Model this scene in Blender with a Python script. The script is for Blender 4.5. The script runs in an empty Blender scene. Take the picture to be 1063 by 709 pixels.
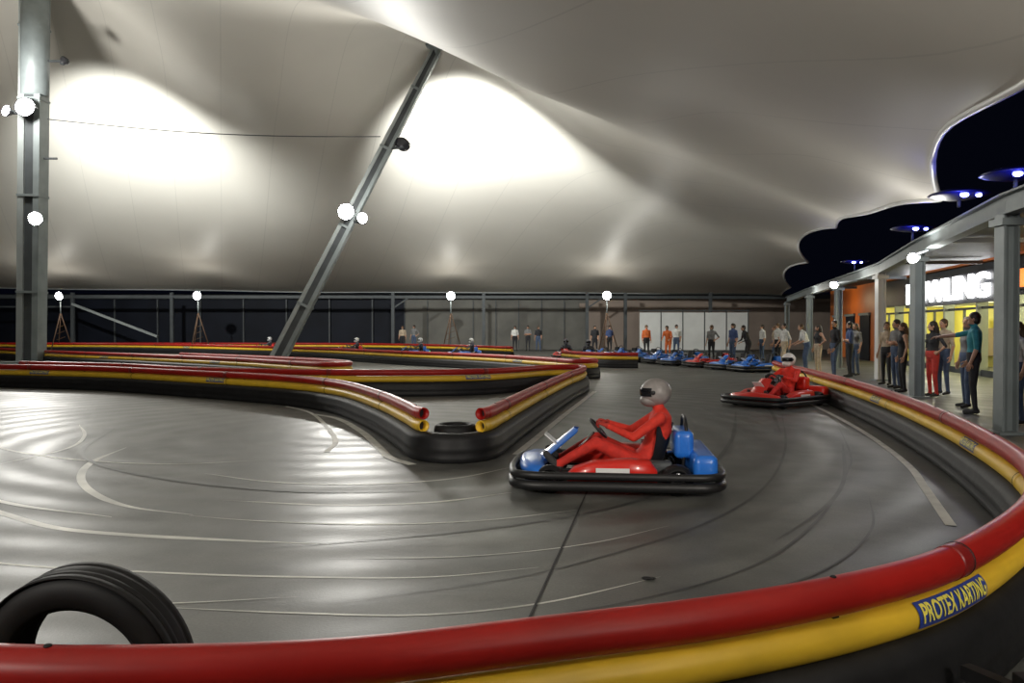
import bpy, bmesh, math, random
import numpy as np
from mathutils import Vector, Matrix
random.seed(7)
SC = bpy.context.scene
COL = SC.collection
V = Vector

# ---------------------------------------------------------------- materials
def mat(name, col, rough=0.5, metal=0.0, var=0.0, vscale=8.0, bump=0.0, emit=None, es=0.0, coat=0.0, spec=0.5):
    m = bpy.data.materials.new(name); m.use_nodes = True
    nt = m.node_tree; b = nt.nodes['Principled BSDF']
    b.inputs['Base Color'].default_value = (*col, 1)
    b.inputs['Roughness'].default_value = rough
    b.inputs['Metallic'].default_value = metal
    b.inputs['Coat Weight'].default_value = coat
    b.inputs['Specular IOR Level'].default_value = spec
    if emit:
        b.inputs['Emission Color'].default_value = (*emit, 1)
        b.inputs['Emission Strength'].default_value = es
    if var > 0 or bump > 0:
        tc = nt.nodes.new('ShaderNodeTexCoord')
        n = nt.nodes.new('ShaderNodeTexNoise'); n.inputs['Scale'].default_value = vscale
        n.inputs['Detail'].default_value = 5
        nt.links.new(tc.outputs['Object'], n.inputs['Vector'])
        if var > 0:
            r = nt.nodes.new('ShaderNodeValToRGB')
            r.color_ramp.elements[0].position = 0.3; r.color_ramp.elements[1].position = 0.7
            r.color_ramp.elements[0].color = (*[c*(1-var) for c in col], 1)
            r.color_ramp.elements[1].color = (*[min(1, c*(1+var)) for c in col], 1)
            nt.links.new(n.outputs['Fac'], r.inputs['Fac'])
            nt.links.new(r.outputs['Color'], b.inputs['Base Color'])
        if bump > 0:
            bp = nt.nodes.new('ShaderNodeBump'); bp.inputs['Strength'].default_value = bump
            bp.inputs['Distance'].default_value = 0.02
            nt.links.new(n.outputs['Fac'], bp.inputs['Height'])
            nt.links.new(bp.outputs['Normal'], b.inputs['Normal'])
    return m

M_red = mat('barrier_red', (0.34, 0.010, 0.007), 0.42, var=0.15, vscale=3, spec=.35)
M_yel = mat('barrier_yellow', (0.74, 0.47, 0.03), 0.42, var=0.10, vscale=3)
M_blk = mat('black_rubber', (0.011, 0.011, 0.012), 0.55, var=0.3, vscale=6, bump=0.2, spec=.35)
M_tyre = mat('tyre_rubber', (0.006, 0.006, 0.007), 0.6, var=0.3, vscale=20, spec=.35)
M_drk = mat('dark_red_sleeve', (0.20, 0.008, 0.007), 0.4)
M_lblue = mat('label_blue', (0.03, 0.06, 0.30), 0.4)
M_lyel = mat('label_yellow', (0.85, 0.75, 0.12), 0.4)
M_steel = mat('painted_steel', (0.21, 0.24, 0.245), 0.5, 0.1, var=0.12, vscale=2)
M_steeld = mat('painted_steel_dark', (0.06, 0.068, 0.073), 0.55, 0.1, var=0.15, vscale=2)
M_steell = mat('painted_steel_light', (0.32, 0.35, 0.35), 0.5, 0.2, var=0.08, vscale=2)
M_chrome = mat('bare_metal', (0.6, 0.6, 0.62), 0.25, 1.0)
M_lamp = mat('lamp_glass', (1, 1, 1), 0.4, emit=(1, 0.98, 0.90), es=90)
M_lampb = mat('blue_lamp', (0.1, 0.1, 0.9), 0.4, emit=(0.16, 0.18, 1.0), es=30)
M_house = mat('lamp_housing', (0.03, 0.03, 0.035), 0.4)
M_kblue = mat('kart_blue', (0.02, 0.16, 0.62), 0.3, coat=0.4)
M_kred = mat('kart_red', (0.62, 0.02, 0.012), 0.3, coat=0.4)
M_kblk = mat('kart_black', (0.012, 0.012, 0.013), 0.45)
M_white = mat('white_plastic', (0.75, 0.75, 0.74), 0.35)
M_visor = mat('visor', (0.01, 0.01, 0.012), 0.12)
M_green = mat('green_led', (0.1, 0.9, 0.3), 0.4, emit=(0.1, 1.0, 0.35), es=5)
M_line = mat('line_paint', (0.60, 0.60, 0.55), 0.6, var=0.2, vscale=5)
M_polish = mat('light_wear', (0.58, 0.58, 0.53), 0.5, var=0.4, vscale=1.3)
M_skid = mat('skid_rubber', (0.045, 0.045, 0.042), 0.5, var=0.4, vscale=2)
M_joint = mat('joint_sealant', (0.010, 0.010, 0.010), 0.7)
M_eye = mat('eye_white', (0.8, 0.8, 0.78), 0.3)
M_iris = mat('iris', (0.03, 0.02, 0.015), 0.3)
M_lip = mat('lips', (0.42, 0.14, 0.11), 0.5)
M_skin = [mat('skin_a', (0.52, 0.29, 0.19), 0.5, var=0.06), mat('skin_b', (0.42, 0.23, 0.15), 0.5, var=0.06)]
M_hair = [mat('hair_dark', (0.02, 0.014, 0.01), 0.5, var=0.3, vscale=40), mat('hair_brown', (0.08, 0.045, 0.02), 0.5, var=0.3, vscale=40)]
_cm = {}
def cloth(c):
    if c not in _cm:
        _cm[c] = mat('cloth_%d' % len(_cm), c, 0.8, var=0.18, vscale=14, bump=0.25)
    return _cm[c]

# ---------------------------------------------------------------- mesh builder
class MB:
    def __init__(s): s.v=[]; s.f=[]; s.m=[]; s.sm=[]; s.mats=[]
    def mi(s, m):
        if m not in s.mats: s.mats.append(m)
        return s.mats.index(m)
    def add(s, vs, fs, m, smooth=True, T=None):
        o=len(s.v); k=s.mi(m)
        for p in vs:
            p=V(p); 
            if T is not None: p=T@p
            s.v.append(p[:])
        for f in fs:
            s.f.append([i+o for i in f]); s.m.append(k); s.sm.append(smooth)
    def bm(s, b, m, smooth, T=None):
        b.verts.index_update()
        s.add([v.co.copy() for v in b.verts], [[v.index for v in f.verts] for f in b.faces], m, smooth, T); b.free()
    def box(s, c, size, m, R=None, bev=0.0, seg=2, smooth=False, T=None):
        b=bmesh.new(); bmesh.ops.create_cube(b, size=1)
        for v in b.verts: v.co=V((v.co.x*size[0], v.co.y*size[1], v.co.z*size[2]))
        if bev>0: bmesh.ops.bevel(b, geom=b.edges[:], offset=bev, segments=seg, profile=0.6, affect='EDGES')
        X=Matrix.Translation(V(c)) @ (R.to_4x4() if R is not None else Matrix.Identity(4))
        if T is not None: X=T@X
        s.bm(b, m, smooth or bev>0.02, X)
    def beam(s, p0, p1, w, h, m, up=V((0,0,1)), bev=0.0, T=None):
        p0=V(p0); p1=V(p1); y=(p1-p0).normalized(); x=y.cross(up)
        if x.length<1e-3: x=y.cross(V((0,1,0)))
        x.normalize(); z=x.cross(y)
        R=Matrix((x,y,z)).transposed()
        s.box((p0+p1)/2, (w,(p1-p0).length,h), m, R=R, bev=bev, T=T)
    def ell(s, c, r, m, R=None, u=16, w=10, T=None):
        b=bmesh.new(); bmesh.ops.create_uvsphere(b, u_segments=u, v_segments=w, radius=1)
        for v in b.verts: v.co=V((v.co.x*r[0], v.co.y*r[1], v.co.z*r[2]))
        X=Matrix.Translation(V(c)) @ (R.to_4x4() if R is not None else Matrix.Identity(4))
        if T is not None: X=T@X
        s.bm(b, m, True, X)
    def sweep(s, pts, r, m, seg=10, closed=False, caps=True, T=None, smooth=True):
        pts=[V(p) for p in pts]; n=len(pts)
        rs=r if isinstance(r,(list,tuple)) else [r]*n
        vs=[]; prev=None
        for i,p in enumerate(pts):
            a=pts[(i-1)%n] if (closed or i>0) else p
            b=pts[(i+1)%n] if (closed or i<n-1) else p
            t=(b-a).normalized()
            if prev is None:
                q=V((0,0,1)) if abs(t.z)<0.9 else V((1,0,0))
                x=t.cross(q).normalized()
            else:
                x=(prev-t*prev.dot(t)).normalized()
            prev=x; y=t.cross(x)
            for j in range(seg):
                an=2*math.pi*j/seg
                vs.append(p+(x*math.cos(an)+y*math.sin(an))*rs[i])
        fs=[]
        for i in range(n if closed else n-1):
            for j in range(seg):
                fs.append([i*seg+j, i*seg+(j+1)%seg, ((i+1)%n)*seg+(j+1)%seg, ((i+1)%n)*seg+j])
        if not closed and caps:
            fs.append(list(range(seg))[::-1]); fs.append([(n-1)*seg+j for j in range(seg)])
        s.add(vs, fs, m, smooth, T)
    def capsule(s, p0, p1, r0, r1, m, seg=12, T=None):
        p0=V(p0); p1=V(p1); d=p1-p0; t=d.normalized()
        pts=[]; rs=[]
        for k in range(1,5):
            a=math.pi/2*k/4; pts.append(p0-t*r0*math.cos(a)); rs.append(r0*math.sin(a))
        for k in range(0,4):
            a=math.pi/2*k/4; pts.append(p1+t*r1*math.sin(a)); rs.append(r1*math.cos(a))
        s.sweep(pts, rs, m, seg, T=T)
    def lathe(s, prof, m, c=(0,0,0), R=None, seg=32, closed=True, T=None, smooth=True):
        vs=[]; n=len(prof)
        for i in range(seg):
            a=2*math.pi*i/seg
            for (r,z) in prof: vs.append(V((r*math.cos(a), r*math.sin(a), z)))
        fs=[]
        for i in range(seg):
            for j in range(n if closed else n-1):
                fs.append([i*n+j, ((i+1)%seg)*n+j, ((i+1)%seg)*n+(j+1)%n, i*n+(j+1)%n])
        X=Matrix.Translation(V(c)) @ (R.to_4x4() if R is not None else Matrix.Identity(4))
        if T is not None: X=T@X
        s.add(vs, fs, m, smooth, X)
    def grid(s, P, m, smooth=True, T=None):
        nr=len(P); nc=len(P[0])
        fs=[[i*nc+j, i*nc+j+1, (i+1)*nc+j+1, (i+1)*nc+j] for i in range(nr-1) for j in range(nc-1)]
        s.add([p for row in P for p in row], fs, m, smooth, T)
    def mesh(s, name):
        me=bpy.data.meshes.new(name)
        me.from_pydata([tuple(v) for v in s.v], [], s.f)
        for m in s.mats: me.materials.append(m)
        me.polygons.foreach_set('material_index', s.m)
        me.polygons.foreach_set('use_smooth', s.sm)
        me.update(); return me
    def build(s, name, loc=(0,0,0), rz=0.0):
        me=s.mesh(name); o=bpy.data.objects.new(name, me); COL.objects.link(o)
        o.location=loc; o.rotation_euler=(0,0,rz); return o
def place(me, name, loc, rz):
    o=bpy.data.objects.new(name, me); COL.objects.link(o); o.location=loc; o.rotation_euler=(0,0,rz); return o
def Rz(a): return Matrix.Rotation(a,3,'Z')
def Rx(a): return Matrix.Rotation(a,3,'X')
def Ry(a): return Matrix.Rotation(a,3,'Y')

def catmull(pts, step=0.12, closed=False):
    P=[V((p[0],p[1],p[2] if len(p)>2 else 0)) for p in pts]; n=len(P); out=[]
    rng = n if closed else n-1
    for i in range(rng):
        if closed: a,b,c,d=P[(i-1)%n],P[i],P[(i+1)%n],P[(i+2)%n]
        else:
            b,c=P[i],P[i+1]; a=P[i-1] if i>0 else b*2-c; d=P[i+2] if i+2<n else c*2-b
        L=(c-b).length; k=max(2,int(L/step))
        t0=0; t1=t0+max(1e-4,(b-a).length**0.5); t2=t1+max(1e-4,(c-b).length**0.5); t3=t2+max(1e-4,(d-c).length**0.5)
        for j in range(k):
            t=t1+(t2-t1)*j/k
            A1=a*((t1-t)/(t1-t0))+b*((t-t0)/(t1-t0)); A2=b*((t2-t)/(t2-t1))+c*((t-t1)/(t2-t1)); A3=c*((t3-t)/(t3-t2))+d*((t-t2)/(t3-t2))
            B1=A1*((t2-t)/(t2-t0))+A2*((t-t0)/(t2-t0)); B2=A2*((t3-t)/(t3-t1))+A3*((t-t1)/(t3-t1))
            out.append(B1*((t2-t)/(t2-t1))+B2*((t-t1)/(t2-t1)))
    if not closed: out.append(P[-1])
    return out

class Path:
    def __init__(s, pts, step=0.12):
        s.p=catmull(pts, step); s.L=[0]
        for a,b in zip(s.p, s.p[1:]): s.L.append(s.L[-1]+(b-a).length)
        s.len=s.L[-1]
    def at(s, d):
        d=min(max(d,0),s.len-1e-5)
        lo=int(np.searchsorted(s.L, d, side='right'))-1; lo=min(lo,len(s.p)-2)
        f=(d-s.L[lo])/(s.L[lo+1]-s.L[lo]); c=s.p[lo].lerp(s.p[lo+1],f)
        def tn(i):
            a=s.p[max(i-1,0)]; b=s.p[min(i+1,len(s.p)-1)]; return (b-a).normalized()
        return c,tn(lo).lerp(tn(lo+1),f).normalized()
    def near(s, x, y):
        i=min(range(len(s.p)), key=lambda k:(s.p[k].x-x)**2+(s.p[k].y-y)**2); return s.L[i]

RT=0.07; ZR=0.53; ZY=0.385
def text_mesh(body, bold=0.0, ext=0.0, cuts=0):
    cu=bpy.data.curves.new('tmp_text','FONT'); cu.body=body; cu.offset=bold; cu.extrude=ext; cu.align_x='CENTER'; cu.align_y='CENTER'
    o=bpy.data.objects.new('tmp_text',cu); COL.objects.link(o)
    dg=bpy.context.evaluated_depsgraph_get(); dg.update()
    me=bpy.data.meshes.new_from_object(o.evaluated_get(dg))
    if cuts:
        b=bmesh.new(); b.from_mesh(me); bmesh.ops.triangulate(b,faces=b.faces[:])
        for _ in range(4):
            es=[e for e in b.edges if e.calc_length()>.13]
            if not es: break
            bmesh.ops.subdivide_edges(b,edges=es,cuts=1,use_grid_fill=False)
            bmesh.ops.triangulate(b,faces=b.faces[:])
        b.to_mesh(me); b.free()
    vs=[v.co.copy() for v in me.vertices]; fs=[list(p.vertices) for p in me.polygons]
    bpy.data.objects.remove(o); bpy.data.curves.remove(cu); bpy.data.meshes.remove(me)
    return vs,fs
TXT=text_mesh('PROTEX KARTING', 0.025, cuts=1)
def add_label(mb, P, s0, side, L=0.62, z=ZY, a0=0.45):
    H=0.052
    rows=[]
    for i in range(25):
        c,t=P.at(s0+side*(i/24-.5)*L); N=t.cross(V((0,0,1)))*side; row=[]
        for j in range(9):
            a=a0+(j/8-.5)*2*H/RT
            row.append(c+V((0,0,z))+(N*math.cos(a)+V((0,0,1))*math.sin(a))*(RT+.003))
        rows.append(row)
    mb.grid(rows, M_lblue)
    vs,fs=TXT; w=max(v.x for v in vs)-min(v.x for v in vs); k=L*0.93/w; out=[]
    hy=max(v.y for v in vs)-min(v.y for v in vs); ky=0.072/hy
    for v in vs:
        c,t=P.at(s0+side*v.x*k); N=t.cross(V((0,0,1)))*side
        a=a0+v.y*ky/RT
        out.append(c+V((0,0,z))+(N*math.cos(a)+V((0,0,1))*math.sin(a))*(RT+.0065))
    mb.add(out, fs, M_lyel, False)

def ring_end(mb, c, t, m):
    z=t.normalized(); x=z.cross(V((0,0,1))).normalized(); y=z.cross(x)
    R=Matrix((x,y,z)).transposed()
    mb.lathe([(RT,-0.001),(RT,0.004),(RT-.012,0.004),(RT-.012,-0.12)], m, c=c, R=R, seg=20, closed=False)
    mb.lathe([(RT-.012,-0.10),(0.001,-0.10)], M_blk, c=c, R=R, seg=20, closed=False)

BASE=[(-.10,0),(-.13,.02),(-.135,.07),(-.12,.10),(-.135,.13),(-.135,.18),(-.12,.21),(-.125,.25),(-.10,.30),(-.05,.325),(.05,.325),(.10,.30),(.125,.25),(.12,.21),(.135,.18),(.135,.13),(.12,.10),(.135,.07),(.13,.02),(.10,0)]
def add_base(mb, P, a=0.0, b=None):
    b=P.len if b is None else b
    n=max(2,int((b-a)/0.15)); rows=[]
    for i in range(n+1):
        c,t=P.at(a+(b-a)*i/n); N=t.cross(V((0,0,1)))
        rows.append([c+N*q[0]+V((0,0,q[1])) for q in BASE])
    mb.grid(rows, M_blk)
    mb.add(rows[0], [list(range(len(BASE)))], M_blk, False); mb.add(rows[-1], [list(range(len(BASE)))], M_blk, False)
def add_pipes(mb, P, a=0.0, b=None, joints=3.6, off=1.2, yoff=None, bolts=1.2):
    b=P.len if b is None else b
    n=max(2,int((b-a)/0.13))
    for z,m in ((ZR,M_red),(ZY,M_yel)):
        pts=[P.at(a+(b-a)*i/n)[0]+V((0,0,z)) for i in range(n+1)]
        mb.sweep(pts, RT, m, seg=24, caps=False)
        c,t=P.at(a); ring_end(mb, c+V((0,0,z)), -t, m)
        c,t=P.at(b); ring_end(mb, c+V((0,0,z)), t, m)
        d=a+(off if (m==M_red or yoff is None) else yoff)
        while d<b-0.3:
            mb.sweep([P.at(d+k*.025)[0]+V((0,0,z)) for k in range(-2,3)], RT+.003, M_drk if m==M_red else m, seg=24)
            mb.sweep([P.at(d+.05+k*.004)[0]+V((0,0,z)) for k in range(-1,2)], RT+.005, M_blk, seg=24)
            d+=joints
    d=a+0.6
    while d<b:
        c,t=P.at(d); mb.ell(c+V((0,0,ZR+RT)), (.012,.012,.007), M_blk)
        mb.box(c+V((0,0,(ZR+ZY)/2)), (.03,.03,.10), M_blk, R=Rz(math.atan2(t.y,t.x)))
        d+=bolts

# ---------------------------------------------------------------- barriers
OUT=Path([(-4.2,3.6),(-3.1,2.85),(-2.2,2.48),(-1.45,2.35),(-1.04,2.345),(-.64,2.375),(-.37,2.43),(-.09,2.52),(.21,2.62),(.53,2.72),(.9,2.87),(1.33,3.09),(1.76,3.38),(2.64,4.27),(3.25,5.1),(3.74,6.04),(4.54,8.32),(5.30,11.05),(5.92,13.82),(6.75,18.45),(7.25,22.1),(7.6,24.0)])
mb=MB(); add_base(mb,OUT); sj=OUT.near(1.86,3.47)
add_pipes(mb,OUT, joints=6.4, off=sj%6.4, yoff=(sj+3.2)%6.4, bolts=2.6)
add_label(mb,OUT,OUT.near(1.78,3.40),+1, L=.60, a0=0.30); add_label(mb,OUT,OUT.near(4.35,7.8),-1); add_label(mb,OUT,OUT.near(5.7,12.9),-1)
mb.build('track_barrier')

IA=Path([(-17,22.3),(-13.3,21.5),(-10.2,20.4),(-7.1,18.4),(-4.43,16.4),(-3.14,14.87),(-1.9,12.1),(-1.28,10.3),(-1.02,9.55),(-.68,9.3),(-.36,9.5),(-.15,10.4),(.06,11.6),(.457,13.8),(1.15,17.4),(1.75,20.3),(1.75,21.4),(1.1,21.3),(-.69,19.1),(-2.8,18.6),(-5.2,19.0),(-7.55,20.0),(-10.5,22.2),(-14,23.6)])
mb=MB(); add_base(mb,IA)
sl=IA.near(-1.03,9.6); sr=IA.near(-.35,9.55)
add_pipes(mb,IA,0,sl,bolts=3); add_pipes(mb,IA,sr,IA.len,bolts=3)
for x,y in ((-6.35,17.9),(-12,21.1)): add_label(mb,IA,IA.near(x,y),+1)
add_label(mb,IA,IA.near(-.8,19.1),-1)
mb.build('track_barrier')
def simple_barrier(pts, labels=()):
    P=Path(pts,0.3); mb=MB(); add_base(mb,P); add_pipes(mb,P,joints=3.6,bolts=6)
    for x,y,sd in labels: add_label(mb,P,P.near(x,y),sd)
    mb.build('track_barrier')
simple_barrier([(-32,46),(-26.6,42),(-19,35),(-13.75,31),(-8.7,26.7),(-6.2,24.0),(-5.0,22.9),(-4.6,23.4),(-5.4,25.2),(-8,28),(-13,32.5)], ((-16,32.8,1),(-10,27.8,1)))
simple_barrier([(-34,56),(-28,55),(-20,51),(-14,46),(-9,41),(-4.5,35),(-1.13,31),(1.2,27),(2.05,25.2),(2.6,25.6),(2.3,27.2)], ((.2,28.8,1),(-20,51,1)))
simple_barrier([(2.2,36),(3.0,33.5),(3.9,32.4),(4.9,32.2)])
simple_barrier([(-36,57.0),(-20,56.8),(-10,55),(-4,50),(0,44)])

# ---------------------------------------------------------------- floor
def floor_material():
    m=bpy.data.materials.new('track_asphalt'); m.use_nodes=True; nt=m.node_tree; b=nt.nodes['Principled BSDF']
    b.inputs['Specular IOR Level'].default_value=.40
    tc=nt.nodes.new('ShaderNodeTexCoord')
    def noise(sc,det=6,rough=.6):
        n=nt.nodes.new('ShaderNodeTexNoise'); n.inputs['Scale'].default_value=sc; n.inputs['Detail'].default_value=det; n.inputs['Roughness'].default_value=rough
        nt.links.new(tc.outputs['Object'],n.inputs['Vector']); return n
    n1=noise(.35,5); n2=noise(60,3); n3=noise(1.6,7)
    r=nt.nodes.new('ShaderNodeValToRGB'); r.color_ramp.elements[0].position=.3; r.color_ramp.elements[1].position=.72
    r.color_ramp.elements[0].color=(.078,.080,.073,1); r.color_ramp.elements[1].color=(.150,.150,.136,1)
    nt.links.new(n3.outputs['Fac'],r.inputs['Fac'])
    mp=nt.nodes.new('ShaderNodeMapping'); mp.inputs['Location'].default_value=(2.2,-12.0,0)
    nt.links.new(tc.outputs['Object'],mp.inputs['Vector'])
    w=nt.nodes.new('ShaderNodeTexWave'); w.wave_type='RINGS'; w.rings_direction='Z'; w.inputs['Scale'].default_value=.55
    w.inputs['Distortion'].default_value=2.2; w.inputs['Detail'].default_value=3; w.inputs['Detail Scale'].default_value=.6
    nt.links.new(mp.outputs['Vector'],w.inputs['Vector'])
    mx=nt.nodes.new('ShaderNodeMixRGB'); mx.blend_type='MULTIPLY'; mx.inputs['Fac'].default_value=.28
    nt.links.new(r.outputs['Color'],mx.inputs['Color1']); nt.links.new(w.outputs['Color'],mx.inputs['Color2'])
    mx2=nt.nodes.new('ShaderNodeMixRGB'); mx2.blend_type='OVERLAY'; mx2.inputs['Fac'].default_value=.4
    nt.links.new(mx.outputs['Color'],mx2.inputs['Color1']); nt.links.new(n2.outputs['Fac'],mx2.inputs['Color2'])
    nt.links.new(mx2.outputs['Color'],b.inputs['Base Color'])
    mr=nt.nodes.new('ShaderNodeMapRange'); mr.inputs['From Min'].default_value=.3; mr.inputs['From Max'].default_value=.7
    mr.inputs['To Min'].default_value=.36; mr.inputs['To Max'].default_value=.50
    nt.links.new(n1.outputs['Fac'],mr.inputs['Value'])
    ad=nt.nodes.new('ShaderNodeMath'); ad.operation='MULTIPLY_ADD'; ad.inputs[1].default_value=.10
    nt.links.new(w.outputs['Fac'],ad.inputs[0]); nt.links.new(mr.outputs['Result'],ad.inputs[2]); nt.links.new(ad.outputs[0],b.inputs['Roughness'])
    bp=nt.nodes.new('ShaderNodeBump'); bp.inputs['Strength'].default_value=.25; bp.inputs['Distance'].default_value=.004
    nt.links.new(n2.outputs['Fac'],bp.inputs['Height']); nt.links.new(bp.outputs['Normal'],b.inputs['Normal'])
    return m
mb=MB(); mb.box((-12,30,-.1),(110,84,.2),floor_material()); mb.build('floor')

def strip(mb, pts, w, z, m, step=.1, taper=True):
    P=Path(pts,step); n=len(P.p); rows=[]
    for i in range(n):
        c,t=P.at(P.L[i]); N=t.cross(V((0,0,1))); k=1
        if taper: k=min(1, .1+4*min(i,n-1-i)/n)
        rows.append([c+N*w*k/2+V((0,0,z)), c-N*w*k/2+V((0,0,z))])
    mb.grid(rows,m)
mb=MB(); zz=[.001]
def S(pts,w,m,taper=True):
    zz[0]+=.0002; strip(mb,pts,w,zz[0],m,taper=taper)
S([(-5.6,7.9),(-4.17,6.75),(-3.42,6.23),(-2.81,6.03),(-1.92,5.86),(-1.28,5.76)],.075,M_polish)
S([(-4.9,10.5),(-4.75,9.35),(-4.34,8.32),(-3.74,7.46),(-3.21,6.97),(-2.58,6.68)],.08,M_polish)
S([(-4.6,5.9),(-3.27,5.29),(-2.26,5.1),(-1.35,5.0),(-.47,5.0),(.17,5.2)],.032,M_polish)
S([(-2.54,7.25),(-1.49,7.05),(-.68,7.17),(0,7.6)],.05,M_polish)
S([(-1.9,4.45),(-1.17,4.36),(-.46,4.33),(.15,4.51),(.9,5.0)],.022,M_polish)
S([(-2.6,6.65),(-2.05,6.48),(-1.12,6.35),(-.24,6.48),(.55,6.86)],.032,M_polish)
S([(-3.2,8.6),(-2.3,8.1),(-1.4,8.0),(-.6,8.3),(.0,9.0)],.045,M_polish)
S([(-6.5,9.6),(-5.4,8.0),(-4.3,7.1),(-3.2,6.6)],.06,M_polish)
S([(-7.5,12),(-6.6,10.6),(-5.2,9.6),(-3.8,9.2),(-2.8,9.5)],.05,M_polish)
S([(-6.8,13),(-6.0,11.6),(-5.6,10.4),(-5.7,9.2)],.05,M_polish)
S([(-1.2,5.4),(-.3,5.45),(.5,5.75),(1.2,6.3)],.016,M_polish)
S([(-4.2,4.9),(-3.0,4.55),(-2.0,4.5),(-1.2,4.62)],.018,M_polish)
mb.build('light_tyre_track')
mb=MB()
S([(4.8,14.7),(3.33,10.1),(2.31,7.68),(1.47,6.35),(.7,5.54),(.05,5.0),(-1,4.5)],.03,M_skid)
S([(5.19,13.2),(3.9,9.5),(3.53,8.7),(2.41,6.5),(1.5,5.2),(.68,4.56),(-.3,4.1)],.025,M_skid)
S([(4.2,15.5),(2.9,11),(1.9,8.5),(.9,7.0),(-.2,6.2),(-1.8,5.6)],.05,M_skid)
S([(4.4,11),(3.2,8),(2.6,6.9),(1.9,5.9)],.04,M_skid)
S([(-6,12.5),(-5.2,10.0),(-4.3,8.9),(-3,8.0),(-1.8,7.6),(-.5,7.7)],.06,M_skid)
S([(5.6,19),(4.7,15),(3.9,12)],.06,M_skid)
S([(3.2,7.4),(2.7,6.2),(2.0,5.2),(1.2,4.5)],.02,M_skid)
mb.build('skid_mark')
mb=MB()
S([(-4.4,16.1),(-3.69,15),(-2.78,12.5),(-2.35,11),(-2.27,10.1)],.07,M_line,False)
S([(-3.5,14.6),(-3.0,14.0),(-2.2,12.1),(-1.66,10.4),(-1.4,9.6),(-1.1,9.15)],.11,M_line,False)
S([(.05,9.9),(.3,11.2),(.75,13.6),(1.45,17.2),(2.0,20)],.10,M_line,False)
S([(3.35,6.3),(3.9,7.8),(4.3,8.9),(4.85,10.9),(5.45,13.6),(6.2,17.8)],.08,M_line,False)
mb.build('track_edge_line')
mb=MB()
S([(1.25,10.9),(.9,8.8),(.647,7.37),(.076,4.2),(-.15,3.0)],.014,M_joint,False)
mb.build('floor_expansion_joint')
mb=MB(); mb.ell((0,0,.008),(.035,.018,.010),M_blk); mb.ell((.03,.012,.006),(.022,.012,.008),M_blk,u=8,w=6); mb.build('rubber_scrap',(.81,4.94,.003),-.3)

# ---------------------------------------------------------------- membrane roof
cy=[-6,5,16,30,42,55,60]; cx=[5,5.6,8.25,11.7,15,18.5,19.5]; dp=[.5,1.15,.45,.9,.8,.1]
def xr(y):
    for i in range(6):
        if y<=cy[i+1]+1e-6:
            f=(y-cy[i])/(cy[i+1]-cy[i]); return cx[i]+(cx[i+1]-cx[i])*f-dp[i]*4*f*(1-f)
    return cx[-1]
CP=np.array([(5.6,5,4.5),(5.4,9,4.16),(6.4,12,4.3),(8.25,16,4.0),(9.2,20.6,4.35),(11.7,30,5.2),(15,42,4.9),(18.5,55,4.3),(5,-6,4.8),(19.5,60,4.0),
 (-50,60,4.8),(-40,60,4.6),(-30,60,4.4),(-20,60,4.3),(-10,60,4.2),(0,60,4.15),(10,60,4.1),
 (-3.2,36,13.9),(-20.6,36,17.2),(-12,36,12.0),(-36,36,13),(-50,36,10),(-3,48,8.4),(-20,48,9.0),(-12,48,7.8),(-35,50,7.6),(5,48,7.4),(11,48,6.0),
 (8,38,7.1),(4,34,8.9),(7,28,6.7),(4,24,7.0),
 (-4.7,20,9.5),(-1.9,20,8.4),(.66,20,7.2),(2.75,20.5,6.7),(5.5,18,5.8),(-12,20,11.5),(-20,20,13),(-30,20,12),(-50,15,10),
 (-5,12,7.4),(2,10,5.7),(0,5,6),(-8,4,7.5),(-15,2,9),(-30,0,9),(0,-6,6.2),(-20,-6,9),(-50,-6,9)],dtype=float)
def rbf_fit(C):
    n=len(C); d=np.sqrt(((C[:,None,:2]-C[None,:,:2])**2).sum(-1))
    K=np.where(d>0,d**2*np.log(d+1e-9),0)+np.eye(n)*0.3
    P=np.c_[np.ones(n),C[:,:2]]; A=np.block([[K,P],[P.T,np.zeros((3,3))]])
    return np.linalg.solve(A,np.r_[C[:,2],0,0,0])
WT=rbf_fit(CP)
def zroof(x,y):
    d=np.sqrt((CP[:,0]-x)**2+(CP[:,1]-y)**2); k=np.where(d>0,d**2*np.log(d+1e-9),0)
    return float(k@WT[:-3]+WT[-3]+WT[-2]*x+WT[-1]*y)
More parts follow.
